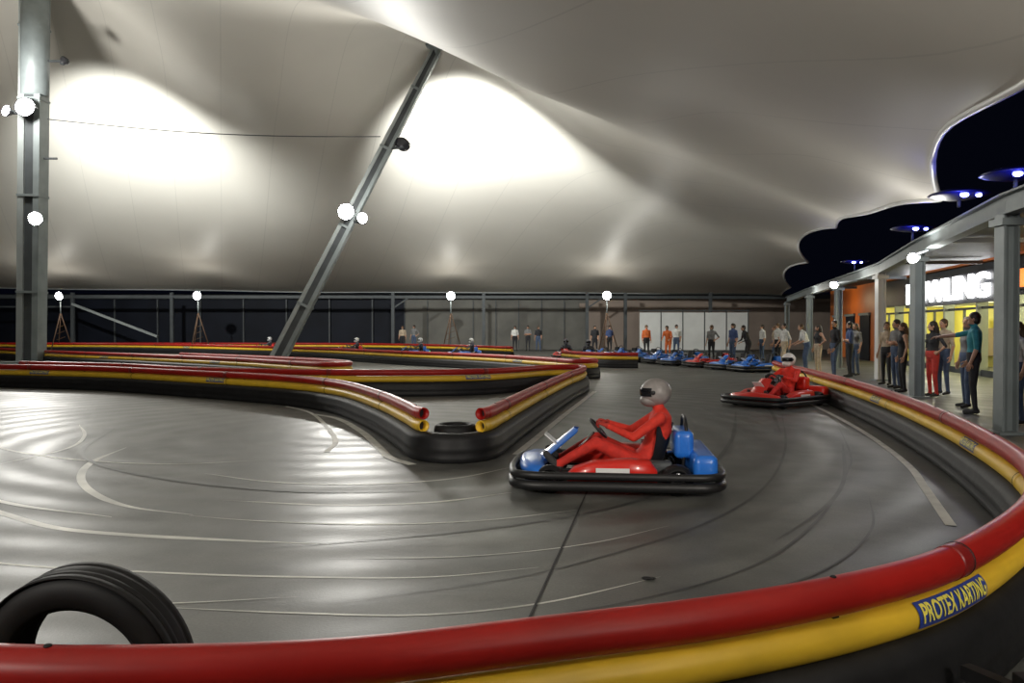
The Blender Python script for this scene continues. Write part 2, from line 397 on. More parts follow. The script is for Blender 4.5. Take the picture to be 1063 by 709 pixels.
def membrane_mat():
    m=bpy.data.materials.new('pvc_membrane'); m.use_nodes=True; nt=m.node_tree; b=nt.nodes['Principled BSDF']
    b.inputs['Roughness'].default_value=.48; b.inputs['Specular IOR Level'].default_value=.22
    tc=nt.nodes.new('ShaderNodeTexCoord'); sp=nt.nodes.new('ShaderNodeSeparateXYZ'); nt.links.new(tc.outputs['Object'],sp.inputs[0])
    a=nt.nodes.new('ShaderNodeMath'); a.operation='MULTIPLY_ADD'; a.inputs[1].default_value=.35; nt.links.new(sp.outputs['Y'],a.inputs[0]); nt.links.new(sp.outputs['X'],a.inputs[2])
    f=nt.nodes.new('ShaderNodeMath'); f.operation='PINGPONG'; f.inputs[1].default_value=1.3; nt.links.new(a.outputs[0],f.inputs[0])
    l=nt.nodes.new('ShaderNodeMath'); l.operation='LESS_THAN'; l.inputs[1].default_value=.02; nt.links.new(f.outputs[0],l.inputs[0])
    n=nt.nodes.new('ShaderNodeTexNoise'); n.inputs['Scale'].default_value=.25; n.inputs['Detail'].default_value=4; nt.links.new(tc.outputs['Object'],n.inputs['Vector'])
    r=nt.nodes.new('ShaderNodeValToRGB'); r.color_ramp.elements[0].color=(.65,.62,.56,1); r.color_ramp.elements[1].color=(.76,.73,.665,1); nt.links.new(n.outputs['Fac'],r.inputs['Fac'])
    mx=nt.nodes.new('ShaderNodeMixRGB'); mx.inputs['Color2'].default_value=(.63,.605,.55,1); nt.links.new(l.outputs[0],mx.inputs['Fac']); nt.links.new(r.outputs['Color'],mx.inputs['Color1'])
    nt.links.new(mx.outputs['Color'],b.inputs['Base Color'])
    return m
M_mem=membrane_mat()
ys=sorted(set([round(-6+.6*i,3) for i in range(111)]+[5,16,30,42,55,60]))
rows=[]; NX=110
for y in ys:
    X1=xr(y); row=[]
    for i in range(NX+1):
        f=i/NX; f=1-(1-f)**1.5; x=-50+(X1+50)*f; row.append(V((x,y,zroof(x,y))))
    rows.append(row)
mb=MB(); mb.grid(rows,M_mem)
edge=[r[-1] for r in rows]; mb.sweep(edge,.055,M_white,seg=8)
mb.sweep(rows[-1],.06,M_steell,seg=8); mb.sweep(rows[0],.05,M_white,seg=8)
mb.build('ceiling')

# ---------------------------------------------------------------- masts
def lamp_head(mb, c, aim, size=.34, glow=M_lamp):
    c=V(c); z=V(aim).normalized(); x=z.cross(V((0,0,1)))
    if x.length<1e-3: x=V((1,0,0))
    x.normalize(); y=z.cross(x); R=Matrix((x,y,z)).transposed()
    T=Matrix.Translation(c)@R.to_4x4()
    mb.lathe([(.001,-.20),(size*.26,-.19),(size*.30,-.10),(size*.47,-.03),(size*.50,.06),(size*.46,.065),(size*.44,.03)],M_house,seg=20,closed=False,T=T)
    mb.lathe([(size*.445,.04),(size*.3,.055),(.001,.065)],glow,seg=20,closed=False,T=T)
    for sx in (-1,1): mb.box((sx*size*.53,0,-.04),(.02,.06,.2),M_steeld,T=T)
    mb.box((0,0,-.20),(size*.5,.06,.04),M_steeld,T=T)
def mast(base, top, w0, w1):
    base=V(base); top=V(top); mb=MB(); ax=(top-base).normalized(); n=16
    side=V((0,1,0)).cross(ax).normalized()
    for i in range(n):
        p=base.lerp(top,i/n); q=base.lerp(top,(i+1)/n); w=w0+(w1-w0)*(i+.5)/n
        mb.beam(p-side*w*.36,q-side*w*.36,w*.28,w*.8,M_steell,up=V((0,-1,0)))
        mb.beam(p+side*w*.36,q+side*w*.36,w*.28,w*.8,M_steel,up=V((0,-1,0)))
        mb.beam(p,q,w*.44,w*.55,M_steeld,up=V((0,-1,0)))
    for i in (3,7,11,14):
        p=base.lerp(top,i/n); w=(w0+(w1-w0)*i/n)*1.04
        mb.beam(p-ax*.05,p+ax*.05,w,w*.86,M_steel,up=V((0,-1,0)))
    mb.box(base+V((0,0,.06)),(w0*2,w0*2,.12),M_steel,bev=.02)
    mb.lathe([(.1,0),(.16,.3),(.45,.45),(.5,.55),(.1,.6)],M_steel,c=top-V((0,0,.35)),seg=20)
    return mb
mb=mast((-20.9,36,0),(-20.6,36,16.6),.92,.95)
mb.sweep([(-20.62,35.95,11.6),(-20.58,35.95,16.6)],.56,M_steel,seg=24)
lamp_head(mb,(-20.6,35.2,10.9),(.1,-.8,.1),.85); lamp_head(mb,(-21.5,35.4,10.8),(-.3,-.8,.1),.5); mb.beam((-20.7,36,10.8),(-20.6,35.3,10.8),.08,.08,M_steeld)
mb.beam((-21.5,35.8,10.8),(-20.6,35.8,10.8),.08,.08,M_steeld)
lamp_head(mb,(-20.2,35.2,6.2),(.2,-.9,-.1),.6); mb.beam((-20.7,36,6.2),(-20.2,35.3,6.2),.08,.08,M_steeld)
mb.beam((-20.6,36,13.1),(-19.4,36,13.1),.08,.08,M_steeld); lamp_head(mb,(-19.4,36.1,13.15),(.4,.6,.9),.4,M_house)
mb.beam((-20.6,36,8.9),(-19.7,36,8.9),.08,.08,M_steeld)
mb.build('roof_mast')
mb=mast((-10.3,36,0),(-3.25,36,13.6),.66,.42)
mb.beam((-5.5,36,9.3),(-4.7,36,9.4),.1,.1,M_steeld); lamp_head(mb,(-4.75,36,9.5),(.35,.75,.8),.7,M_house)
lamp_head(mb,(-7.05,35.3,6.5),(.0,-.9,.0),.74); lamp_head(mb,(-6.4,35.4,6.25),(.5,-.8,-.1),.5)
mb.beam((-7.2,36,6.2),(-6.3,35.6,6.05),.1,.1,M_steeld); mb.beam((-6.9,36,6.5),(-7.05,35.4,6.4),.1,.1,M_steeld)
mb.build('roof_mast')
mb=MB(); pts=[V((-20.1,36,10.6)).lerp(V((-5.7,36,9.85)),i/20)+V((0,0,-.25*math.sin(math.pi*i/20))) for i in range(21)]
mb.sweep(pts,.022,M_steeld,seg=6); mb.build('tension_cable')

# ---------------------------------------------------------------- back side of the hall
M_dblue=mat('dark_blue_panel',(.006,.008,.015),.6,var=.3,vscale=.6,spec=.2)
M_wg=mat('wall_grey',(.13,.125,.11),.7,var=.2,vscale=.8)
M_wb=mat('wall_beige',(.28,.22,.18),.7,var=.12,vscale=.8)
M_scr=mat('screen_white',(.62,.63,.62),.6,var=.08,vscale=1)
mb=MB()
mb.box((-31,62,2.0),(46,.3,4.0),M_dblue); mb.box((-1.2,62,2.0),(13.6,.3,4.0),M_wg); mb.box((16,62,2.0),(20.8,.3,4.0),M_wb)  # left box: open night put in as a dark blue sheet
for i in range(9): mb.box((-8+i*1.7,61.8,1.9),(.06,.08,3.6),M_steeld)
mb.box((-12,61.75,3.95),(84,.25,.35),M_steeld); mb.box((13,61.6,3.25),(16,.3,.4),M_wb)
for i in range(14): mb.box((-52+i*3.2,61.75,1.9),(.1,.12,3.7),M_steeld)
mb.build('wall_back')
mb=MB()
for x in (-31,-24.0,-8.4,-2,5.3,8,14): mb.box((x,58.5,2.05),(.22,.22,4.1),M_steeld)
mb.beam((-50,58.5,3.85),(20,58.5,3.75),.16,.2,M_steeld); mb.beam((-31,58.4,3.3),(-25,58.4,1.0),.16,.16,M_steell)
mb.beam((-50,58.4,3.1),(-31,58.4,3.1),.1,.1,M_steeld)
for x in (-8.4,5.3): mb.beam((x,58.5,3.0),(x+1.2,58.5,3.8),.1,.1,M_steeld)
mb.build('steel_frame')
mb=MB()
for i in range(5): mb.box((9.0+i*1.42,54,1.35),(1.36,.05,2.5),M_scr); mb.box((9.7+i*1.42,54,1.4),(.06,.1,2.8),M_steeld)
mb.box((11.9,54,2.72),(7.2,.08,.08),M_steeld); mb.box((11.9,54,.08),(7.2,.2,.16),M_steeld)
mb.build('partition_screen')
M_brown=mat('tripod_brown',(.10,.055,.03),.6)
mb=MB()
for a in (0.3,2.4,4.5): mb.sweep([(.8*math.cos(a),.8*math.sin(a),0),(0,0,2.6)],.035,M_brown,seg=8)
for k in range(3): mb.beam((-.3+.02*k,0,.8+.4*k),(.3-.02*k,0,1.0+.4*k),.035,.035,M_brown)
mb.sweep([(0,0,2.3),(0,0,3.6)],.04,M_steel,seg=8); mb.beam((-.3,0,3.6),(.3,0,3.6),.05,.05,M_steel)
lamp_head(mb,(-.0,-.12,3.75),(0,-1,-.15),.6)
me=mb.mesh('floodlight_tripod')
TR=[(-20.9,55.2),(-30.5,56),(-4.1,55.6),(6.3,55)]
for i,(x,y) in enumerate(TR): place(me,'floodlight_tripod',(x,y,0),random.uniform(-.2,.2))

# ---------------------------------------------------------------- right side: colonnade, canopy, shop front
BL=[(6.0,5.5),(7.1,11.9),(8.9,18.2),(10.8,24.3),(12.4,31.5),(14.0,39),(16.6,50)]
mb=MB(); zb=3.15
for i,(x,y) in enumerate(BL):
    m=M_steel if i!=3 else M_white
    for s in (-1,1): mb.box((x+s*.1,y,zb/2),(.03,.24,zb),m)
    mb.box((x,y,zb/2),(.2,.04,zb),m); mb.box((x,y,.02),(.4,.4,.04),M_steel)
    mb.box((x,y,zb-.12),(.34,.34,.10),m)
for a,b in zip(BL,BL[1:]):
    for dz,h,w in ((0,.03,.22),(.28,.03,.22),(.14,.28,.04)): mb.beam((a[0],a[1],zb+dz),(b[0],b[1],zb+dz),w,h,M_steel)
mb.build('colonnade_frame')
M_can=mat('canopy_dark',(.012,.014,.022),.5,var=.2,vscale=1)
M_cstl=mat('canopy_rib_steel',(.09,.10,.11),.5,var=.1,vscale=2)
M_podb=mat('pod_blue',(.008,.010,.09),.35)
def fx(y): return 12.7+(y-13)*.1657-.5
mb=MB()
for a,b in zip(BL,BL[1:]):
    A=V((a[0]+.3,a[1],zb+.36)); B=V((b[0]+.3,b[1],zb+.36)); wa=max(.8,fx(a[1])-A.x); wb_=max(.8,fx(b[1])-B.x)
    mb.add([A,B,B+V((wb_,0,.1)),A+V((wa,0,.1)),A+V((0,0,.1)),B+V((0,0,.1)),B+V((wb_,0,.2)),A+V((wa,0,.2))],[[0,1,2,3],[4,7,6,5],[0,4,5,1],[3,2,6,7],[0,3,7,4],[1,5,6,2]],M_can,False)
    mb.beam((a[0]+.3,a[1],zb+.30),(a[0]+wa,a[1],zb+.32),.1,.10,M_cstl)
mb.build('walkway_canopy')
def pod(c,rz):
    mb=MB()
    mb.lathe([(.001,.10),(.30,.07),(.46,.02),(.50,-.01),(.46,-.03),(.25,-.08),(.001,-.10)],M_podb,seg=28,closed=False)
    mb.ell((-.10,-.36,-.06),(.07,.055,.045),M_lampb); mb.ell((.16,-.33,-.06),(.05,.045,.035),M_lampb); mb.sweep([(0,0,-.08),(0,0,-(c[2]-3.62))],.03,M_steeld,seg=6)
    mb.build('blue_disc_lamp',c,rz)
PODS=[(7.75,14.4,3.84),(7.7,12.7,3.88),(9.75,20.2,3.97),(12.6,30.5,4.0)]
for i,p in enumerate(PODS): pod(p,-.2*(i%2))

O=V((12.7,13,0)); dv=V((.1635,.9865,0)); nv=V((-.9865,.1635,0))
T=Matrix(((dv.x,-nv.x,0,O.x),(dv.y,-nv.y,0,O.y),(0,0,1,0),(0,0,0,1)))
M_or=mat('facade_orange',(.62,.15,.015),.5,var=.1,vscale=1)
M_fy=mat('interior_yellow',(.78,.70,.18),.6,var=.1,vscale=1)
M_sign=mat('sign_white',(.9,.9,.9),.4,emit=(1,1,1),es=7)
M_signo=mat('sign_orange',(.9,.3,.05),.4,emit=(1,.25,.05),es=1.6)
mb=MB()
mb.box((3.5,.2,1.8),(9,.3,3.6),M_or,T=T); mb.box((3.5,.02,1.2),(8,.06,2.0),M_dblue,T=T)
mb.box((17,.2,3.05),(18,.3,1.1),M_can,T=T)
for x in (8,11,14,17,20,23,26): mb.box((x,.2,1.25),(.3 if x in(8,26) else .12,.34,2.5),M_steell,T=T)
for x in (9.5,12.5,15.5,18.5,21.5,24.5):
    mb.box((x,.2,2.2),(3,.08,.08),M_steeld,T=T); mb.box((x,.2,1.1),(.06,.08,2.2),M_steeld,T=T); mb.box((x,.2,.1),(3,.1,.2),M_steeld,T=T)
mb.box((17,3.2,1.25),(18,.2,2.5),M_fy,T=T); mb.box((17,1.7,2.55),(18,3,.1),M_scr,T=T)
mb.box((8,1.7,1.25),(.1,3,2.5),M_fy,T=T); mb.box((26,1.7,1.25),(.1,3,2.5),M_fy,T=T)
mb.box((31,.2,1.9),(10,.3,3.8),M_or,T=T)
for x in (28,31,34): mb.box((x,.02,1.1),(1.8,.06,2.2),M_dblue,T=T); mb.box((x,-.02,2.25),(2.0,.1,.12),M_steel,T=T)
for x in (11,16,21): mb.box((x,2.9,1.0),(1.6,.5,1.1),M_wb,bev=.04,T=T); mb.box((x,2.6,1.75),(1.2,.1,.5),M_white,T=T)
mb.box((17,.2,3.9),(18,.25,.5),M_or,T=T); 
mb.build('shopfront_facade')
mb=MB(); vs,fs=text_mesh('BOWLING',.03,.04)
w=max(v.x for v in vs)-min(v.x for v in vs); UC=16.7
ov=[V((UC-v.x*8.2/w, -v.z-.12, 2.86+v.y*1.05)) for v in vs]
mb.add(ov,fs,M_sign,False,T); mb.box((UC,-.03,2.86),(9.0,.06,1.0),M_can,T=T)
mb.build('illuminated_sign')
mb=MB(); mb.box((10.6,-.1,2.95),(1.6,.2,.5),M_signo,bev=.04,T=T); mb.box((10.6,-.02,2.95),(1.8,.1,.6),M_can,T=T); mb.build('orange_lightbox')

# ---------------------------------------------------------------- tyres
def tyre_prof(R,r,w):
    h=w/2; return [(r,-h*.75),(r+.02,-h*.9),(r+(R-r)*.45,-h*1.02),(R-.03,-h*.92),(R-.008,-h*.75),(R,-h*.4),(R+.002,0),(R,h*.4),(R-.008,h*.75),(R-.03,h*.92),(r+(R-r)*.45,h*1.02),(r+.02,h*.9),(r,h*.75),(r+.012,h*.6),(R-.05,h*.6),(R-.035,0),(R-.05,-h*.6),(r+.012,-h*.6)]
def add_tyre(mb,c,R,r,w,rot=None,T=None,tread=True):
    mb.lathe(tyre_prof(R,r,w),M_tyre,c=c,R=rot,seg=64,T=T)
    X=Matrix.Translation(V(c))@(rot.to_4x4() if rot is not None else Matrix.Identity(4))
    if T is not None: X=T@X
    if tread:
        for z in (-.33,-.12,.08,.28): mb.lathe([(R-.004,z*w-.005),(R+.001,z*w-.003),(R+.001,z*w+.026),(R-.004,z*w+.028)],M_tyre,seg=64,T=X)
mb=MB(); add_tyre(mb,(0,0,0),.35,.235,.17,rot=Rz(-.10)@Rx(math.pi/2+.10)); mb.build('car_tyre',(-1.41,2.74,.367))
mb=MB(); add_tyre(mb,(0,0,.1),.25,.15,.19,tread=False); add_tyre(mb,(0.02,.01,.29),.25,.15,.19,tread=False); mb.build('tyre_stack',(-.69,9.78,0))
mb=MB(); mb.box((0,0,.15),(.09,.09,.3),M_blk,bev=.008); mb.box((0,0,.02),(.25,.25,.04),M_blk,bev=.008); mb.beam((0,0,.22),(-.10,.24,.22),.05,.05,M_blk); mb.build('barrier_support_post',(1.80,2.85,0))

# ---------------------------------------------------------------- karts
def kart_mesh(name, c1, c2):
    mb=MB()
    mb.box((0,.12,.055),(.66,1.35,.02),M_kblk,bev=.005)
    for s in (-1,1):
        mb.sweep(catmull([(s*.30,.85,.08),(s*.33,.5,.07),(s*.36,0,.07),(s*.38,-.5,.09),(s*.36,-.82,.12)],.1),.018,M_kblk,seg=8)
        mb.sweep([(s*.3,.6,.09),(s*.50,.6,.13)],.016,M_chrome,seg=8)
    mb.sweep([(-.6,-.55,.14),(.6,-.55,.14)],.02,M_chrome,seg=10)
    for s in (-1,1):
        for y,R,w in ((-.55,.14,.20),(.6,.13,.13)):
            rot=Ry(math.pi/2)
            mb.lathe(tyre_prof(R,.075,w),M_tyre,c=(s*.54,y,R),R=rot,seg=24)
            mb.lathe([(.076,-w*.35),(.076,w*.35),(.055,w*.3),(.03,w*.1),(.03,-w*.1),(.055,-w*.3)],M_chrome,c=(s*.54,y,R),R=rot,seg=20)
            for k in range(3):
                a=k*2.094; mb.box((s*.54,y+.04*math.cos(a),R+.04*math.sin(a)),(w*.4,.03,.03),M_chrome)
    ring=[(.45,.95),(.62,.90),(.70,.72),(.71,.2),(.71,-.5),(.68,-.84),(.55,-.94),(0,-.96),(-.55,-.94),(-.68,-.84),(-.71,-.5),(-.71,.2),(-.70,.72),(-.62,.90),(-.45,.95),(0,.98)]
    for z,r in ((.10,.045),(.19,.035)): mb.sweep(catmull([(x,y,z) for x,y in ring],.08,True),r,M_kblk,seg=10,closed=True)
    for s in (-1,1):
        rows=[]
        for y,w,h in ((.44,.10,.08),(.38,.20,.14),(.2,.24,.20),(-.1,.24,.22),(-.30,.22,.21),(-.37,.12,.12)):
            row=[]
            for k in range(14):
                a=2*math.pi*k/14; ca=math.cos(a); sa=math.sin(a)
                row.append(V((s*.53+math.copysign(abs(ca)**.6,ca)*w/2, y, .09+h/2+.02+math.copysign(abs(sa)**.6,sa)*h/2)))
            row.append(row[0]); rows.append(row)
        mb.grid(rows,c1); mb.add(rows[0][:-1],[list(range(14))],c1,False); mb.add(rows[-1][:-1],[list(range(14))],c1,False)
        mb.box((s*.655,.03,.22),(.01,.30,.07),M_white,R=None)
    rows=[]
    for x in np.linspace(-.60,.60,21):
        u=abs(x)/.60; e=math.sqrt(max(0,1-u**4)); e=max(e,.02); row=[]
        for k in range(15):
            a=2*math.pi*k/14; ca=math.cos(a); sa=math.sin(a)
            row.append(V((x,.80-.10*u*u+math.copysign(abs(ca)**.7,ca)*.12*e,.185+.03*(1-u)+math.copysign(abs(sa)**.7,sa)*.085*e)))
        rows.append(row)
    mb.grid(rows,c2)
    rows=[]
    for t in np.linspace(0,1,7):
        y=.76-.36*t; z=.25+.30*t; w=.19-.06*t
        rows.append([V((x*w,y-.05*x*x,z-.02*x*x)) for x in np.linspace(-1,1,7)]+[V((x*w,y-.03,z-.05)) for x in np.linspace(1,-1,7)])
    for r_ in rows: r_.append(r_[0])
    mb.grid(rows,c2); mb.box((0,.60,.42),(.2,.012,.2),M_white,R=Rx(-.87))
    mb.sweep([(0,.55,.12),(0,.20,.50)],.014,M_chrome,seg=8)
    st=Rx(math.radians(48))
    c=V((0,.16,.54)); ringp=[c+st@V((.14*math.cos(a),.115*math.sin(a),0)) for a in np.linspace(0,2*math.pi,25)[:-1]]
    mb.sweep(ringp,.014,M_kblk,seg=8,closed=True)
    for a in (.2,math.pi-.2,-math.pi/2): mb.sweep([c,c+st@V((.14*math.cos(a),.115*math.sin(a),0))],.010,M_chrome,seg=6)
    mb.lathe([(0.001,-.01),(.04,-.01),(.04,.012),(.001,.012)],M_kblk,c=c,R=st,seg=12)
    prof=[(-.00,.16),(-.12,.11),(-.26,.10),(-.38,.14),(-.46,.26),(-.51,.42),(-.55,.60)]
    for off,mm in ((0,M_kblk),(.012,M_kblk)):
        rows=[]
        for i,(y,z) in enumerate(prof):
            row=[]
            for u in np.linspace(-1,1,11):
                lift=.13*abs(u)**3; k=i/6
                row.append(V((u*(.20-.02*k), y+lift*(k)*1.2-off*k, z+lift*(1-k)*1.1-off*(1-k))))
            rows.append(row)
        mb.grid(rows,mm)
    mix=c1 is not c2; cr=M_kblue if mix else c1
    mb.box((.34,-.36,.20),(.20,.26,.18),M_steeld,bev=.02); 
    for k in range(6): mb.box((.34,-.36,.31+.018*k),(.18,.18,.008),M_chrome)
    mb.ell((.34,-.36,.42),(.06,.06,.04),M_kblk)
    mb.sweep(catmull([(.40,-.48,.24),(.42,-.66,.26),(.2,-.74,.24),(-.1,-.74,.22)],.06),.035,M_chrome,seg=10)
    mb.box((-.34,-.38,.20),(.16,.28,.16),M_steeld,bev=.03)
    mb.box((0,-.80,.25),(1.20,.22,.24),cr,bev=.07,seg=3); mb.box((0,-.915,.25),(.5,.01,.1),M_white); mb.box((.46,-.92,.26),(.07,.012,.04),M_green); mb.box((.605,-.84,.24),(.02,.05,.05),M_green)
    mb.box((0,-.64,.42),(.56,.18,.26),cr,bev=.06,seg=3)
    mb.sweep(catmull([(-.24,-.62,.1),(-.24,-.66,.5),(-.15,-.66,.64),(.15,-.66,.64),(.24,-.66,.5),(.24,-.62,.1)],.05),.016,M_kblk,seg=8)
    return mb.mesh(name)
KB=kart_mesh('go_kart_blue',M_kblue,M_kblue); KR=kart_mesh('go_kart_red',M_kred,M_kred); KM=kart_mesh('go_kart_mixed',M_kred,M_kblue)

# ---------------------------------------------------------------- people
POSE_STAND=dict(spine=[(0,0,.93),(0,.01,1.02),(0,.0,1.14),(0,0,1.30),(0,-.01,1.42),(0,-.005,1.49)],
  head=(0,.02,1.63), sh=[(-.185,-.01,1.42),(.185,-.01,1.42)], el=[(-.235,-.03,1.13),(.235,-.03,1.13)], wr=[(-.245,.05,.89),(.245,.05,.89)],
  hip=[(-.09,0,.92),(.09,0,.92)], kn=[(-.10,.02,.50),(.10,.02,.50)], an=[(-.11,-.02,.09),(.11,-.02,.09)], toe=[(-.13,.14,.035),(.13,.14,.035)], look=0.0)
def pose(**k):
    p={a:(list(b) if isinstance(b,list) else b) for a,b in POSE_STAND.items()}; p.update(k); return p
P_STAND=pose()
P_CONTRA=pose(kn=[(-.10,.06,.50),(.12,.0,.50)], an=[(-.13,.06,.09),(.13,-.03,.09)], toe=[(-.17,.2,.035),(.16,.12,.035)], wr=[(-.20,.12,.90),(.27,.03,.88)], look=.4)
P_FOLD=pose(el=[(-.25,.04,1.14),(.25,.04,1.14)], wr=[(.06,.20,1.18),(-.06,.22,1.14)], hd=[(.9,-.1,-.1),(-.9,-.1,.1)])
P_HIP=pose(el=[(-.36,-.06,1.18),(.235,-.03,1.13)], wr=[(-.18,.03,1.02),(.25,.05,.89)], hd=[(.8,.3,-.5),None], look=-.4)
P_POINT=pose(el=[(-.235,-.03,1.13),(.22,.27,1.36)], wr=[(-.24,.06,.89),(.21,.52,1.33)], hd=[None,(0,1,-.05)], look=0)
P_LEAN=pose(spine=[(0,-.08,.92),(0,-.05,1.01),(0,0,1.12),(0,.06,1.27),(0,.10,1.38),(0,.12,1.45)], head=(0,.18,1.58), sh=[(-.185,.09,1.38),(.185,.09,1.38)], el=[(-.25,.12,1.09),(.25,.12,1.09)], wr=[(-.2,.34,1.0),(.2,.34,1.0)], hip=[(-.09,-.08,.91),(.09,-.08,.91)], hd=[(0,.9,-.3),(0,.9,-.3)])
P_WALK=pose(kn=[(-.10,.16,.52),(.10,-.04,.50)], an=[(-.10,.24,.10),(.10,-.30,.14)], toe=[(-.11,.40,.05),(.11,-.17,.035)], el=[(-.235,-.12,1.15),(.235,.06,1.14)], wr=[(-.24,-.08,.90),(.24,.2,.95)])
P_DRIVE=dict(spine=[(0,-.28,.20),(0,-.33,.27),(0,-.38,.37),(0,-.43,.52),(0,-.44,.64),(0,-.43,.71)], head=(0,-.39,.855), sh=[(-.19,-.42,.64),(.19,-.42,.64)], el=[(-.30,-.17,.47),(.30,-.17,.47)],
  wr=[(-.165,.07,.56),(.165,.07,.56)], hip=[(-.1,-.25,.19),(.1,-.25,.19)], kn=[(-.2,.18,.40),(.2,.18,.40)], an=[(-.19,.56,.18),(.19,.56,.18)], toe=[(-.19,.66,.29),(.19,.66,.29)], hd=[(.3,.8,.3),(-.3,.8,.3)], look=0.0)

def add_hand(mb, w, d, n, side, m, curl=.5, k=1.0):
    d=V(d).normalized(); n=V(n); n=(n-d*n.dot(d)).normalized(); x=d.cross(n)*side
    R=Matrix((x,d,n)).transposed()
    mb.ell(w+d*.045*k,(.040*k,.056*k,.017*k),m,R=R,u=10,w=8)
    for i,(fx_,L,b0) in enumerate(((.028,.074,.082),(.010,.082,.087),(-.009,.076,.084),(-.027,.060,.074))):
        p=w+x*fx_*k+d*b0*k; a=0; pts=[p-d*.025*k]; rs=[.009*k]
        pts.append(p); rs.append(.0092*k)
        for q,f in enumerate((.42,.32,.26)):
            a+=curl*(.7+.25*q+.06*i); dd=d*math.cos(a)+n*math.sin(a); p=p+dd*L*f*k; pts.append(p); rs.append((.0085-.001*q)*k)
        pts.append(pts[-1]+(pts[-1]-pts[-2])*.2); rs.append(.003*k)
        mb.sweep(pts,rs,m,seg=7)
    t0=w+x*.026*k+d*.02*k
    td=(x*.75+d*.65+n*.25).normalized(); t1=t0+td*.042*k; td2=(x*.2+d*.85+n*.5).normalized(); t2=t1+td2*.034*k
    mb.sweep([t0-td*.01,t0,t1,t2,t2+td2*.006],[.011*k,.012*k,.010*k,.008*k,.003*k],m,seg=7)

def seg_dist(C,a,b,ra,rb):
    a=np.array(a); b=np.array(b); d=b-a; t=np.clip(((C-a)@d)/max(1e-9,d@d),0,1)
    return np.linalg.norm(C-(a+t[:,None]*d),axis=1)-(ra+(rb-ra)*t)

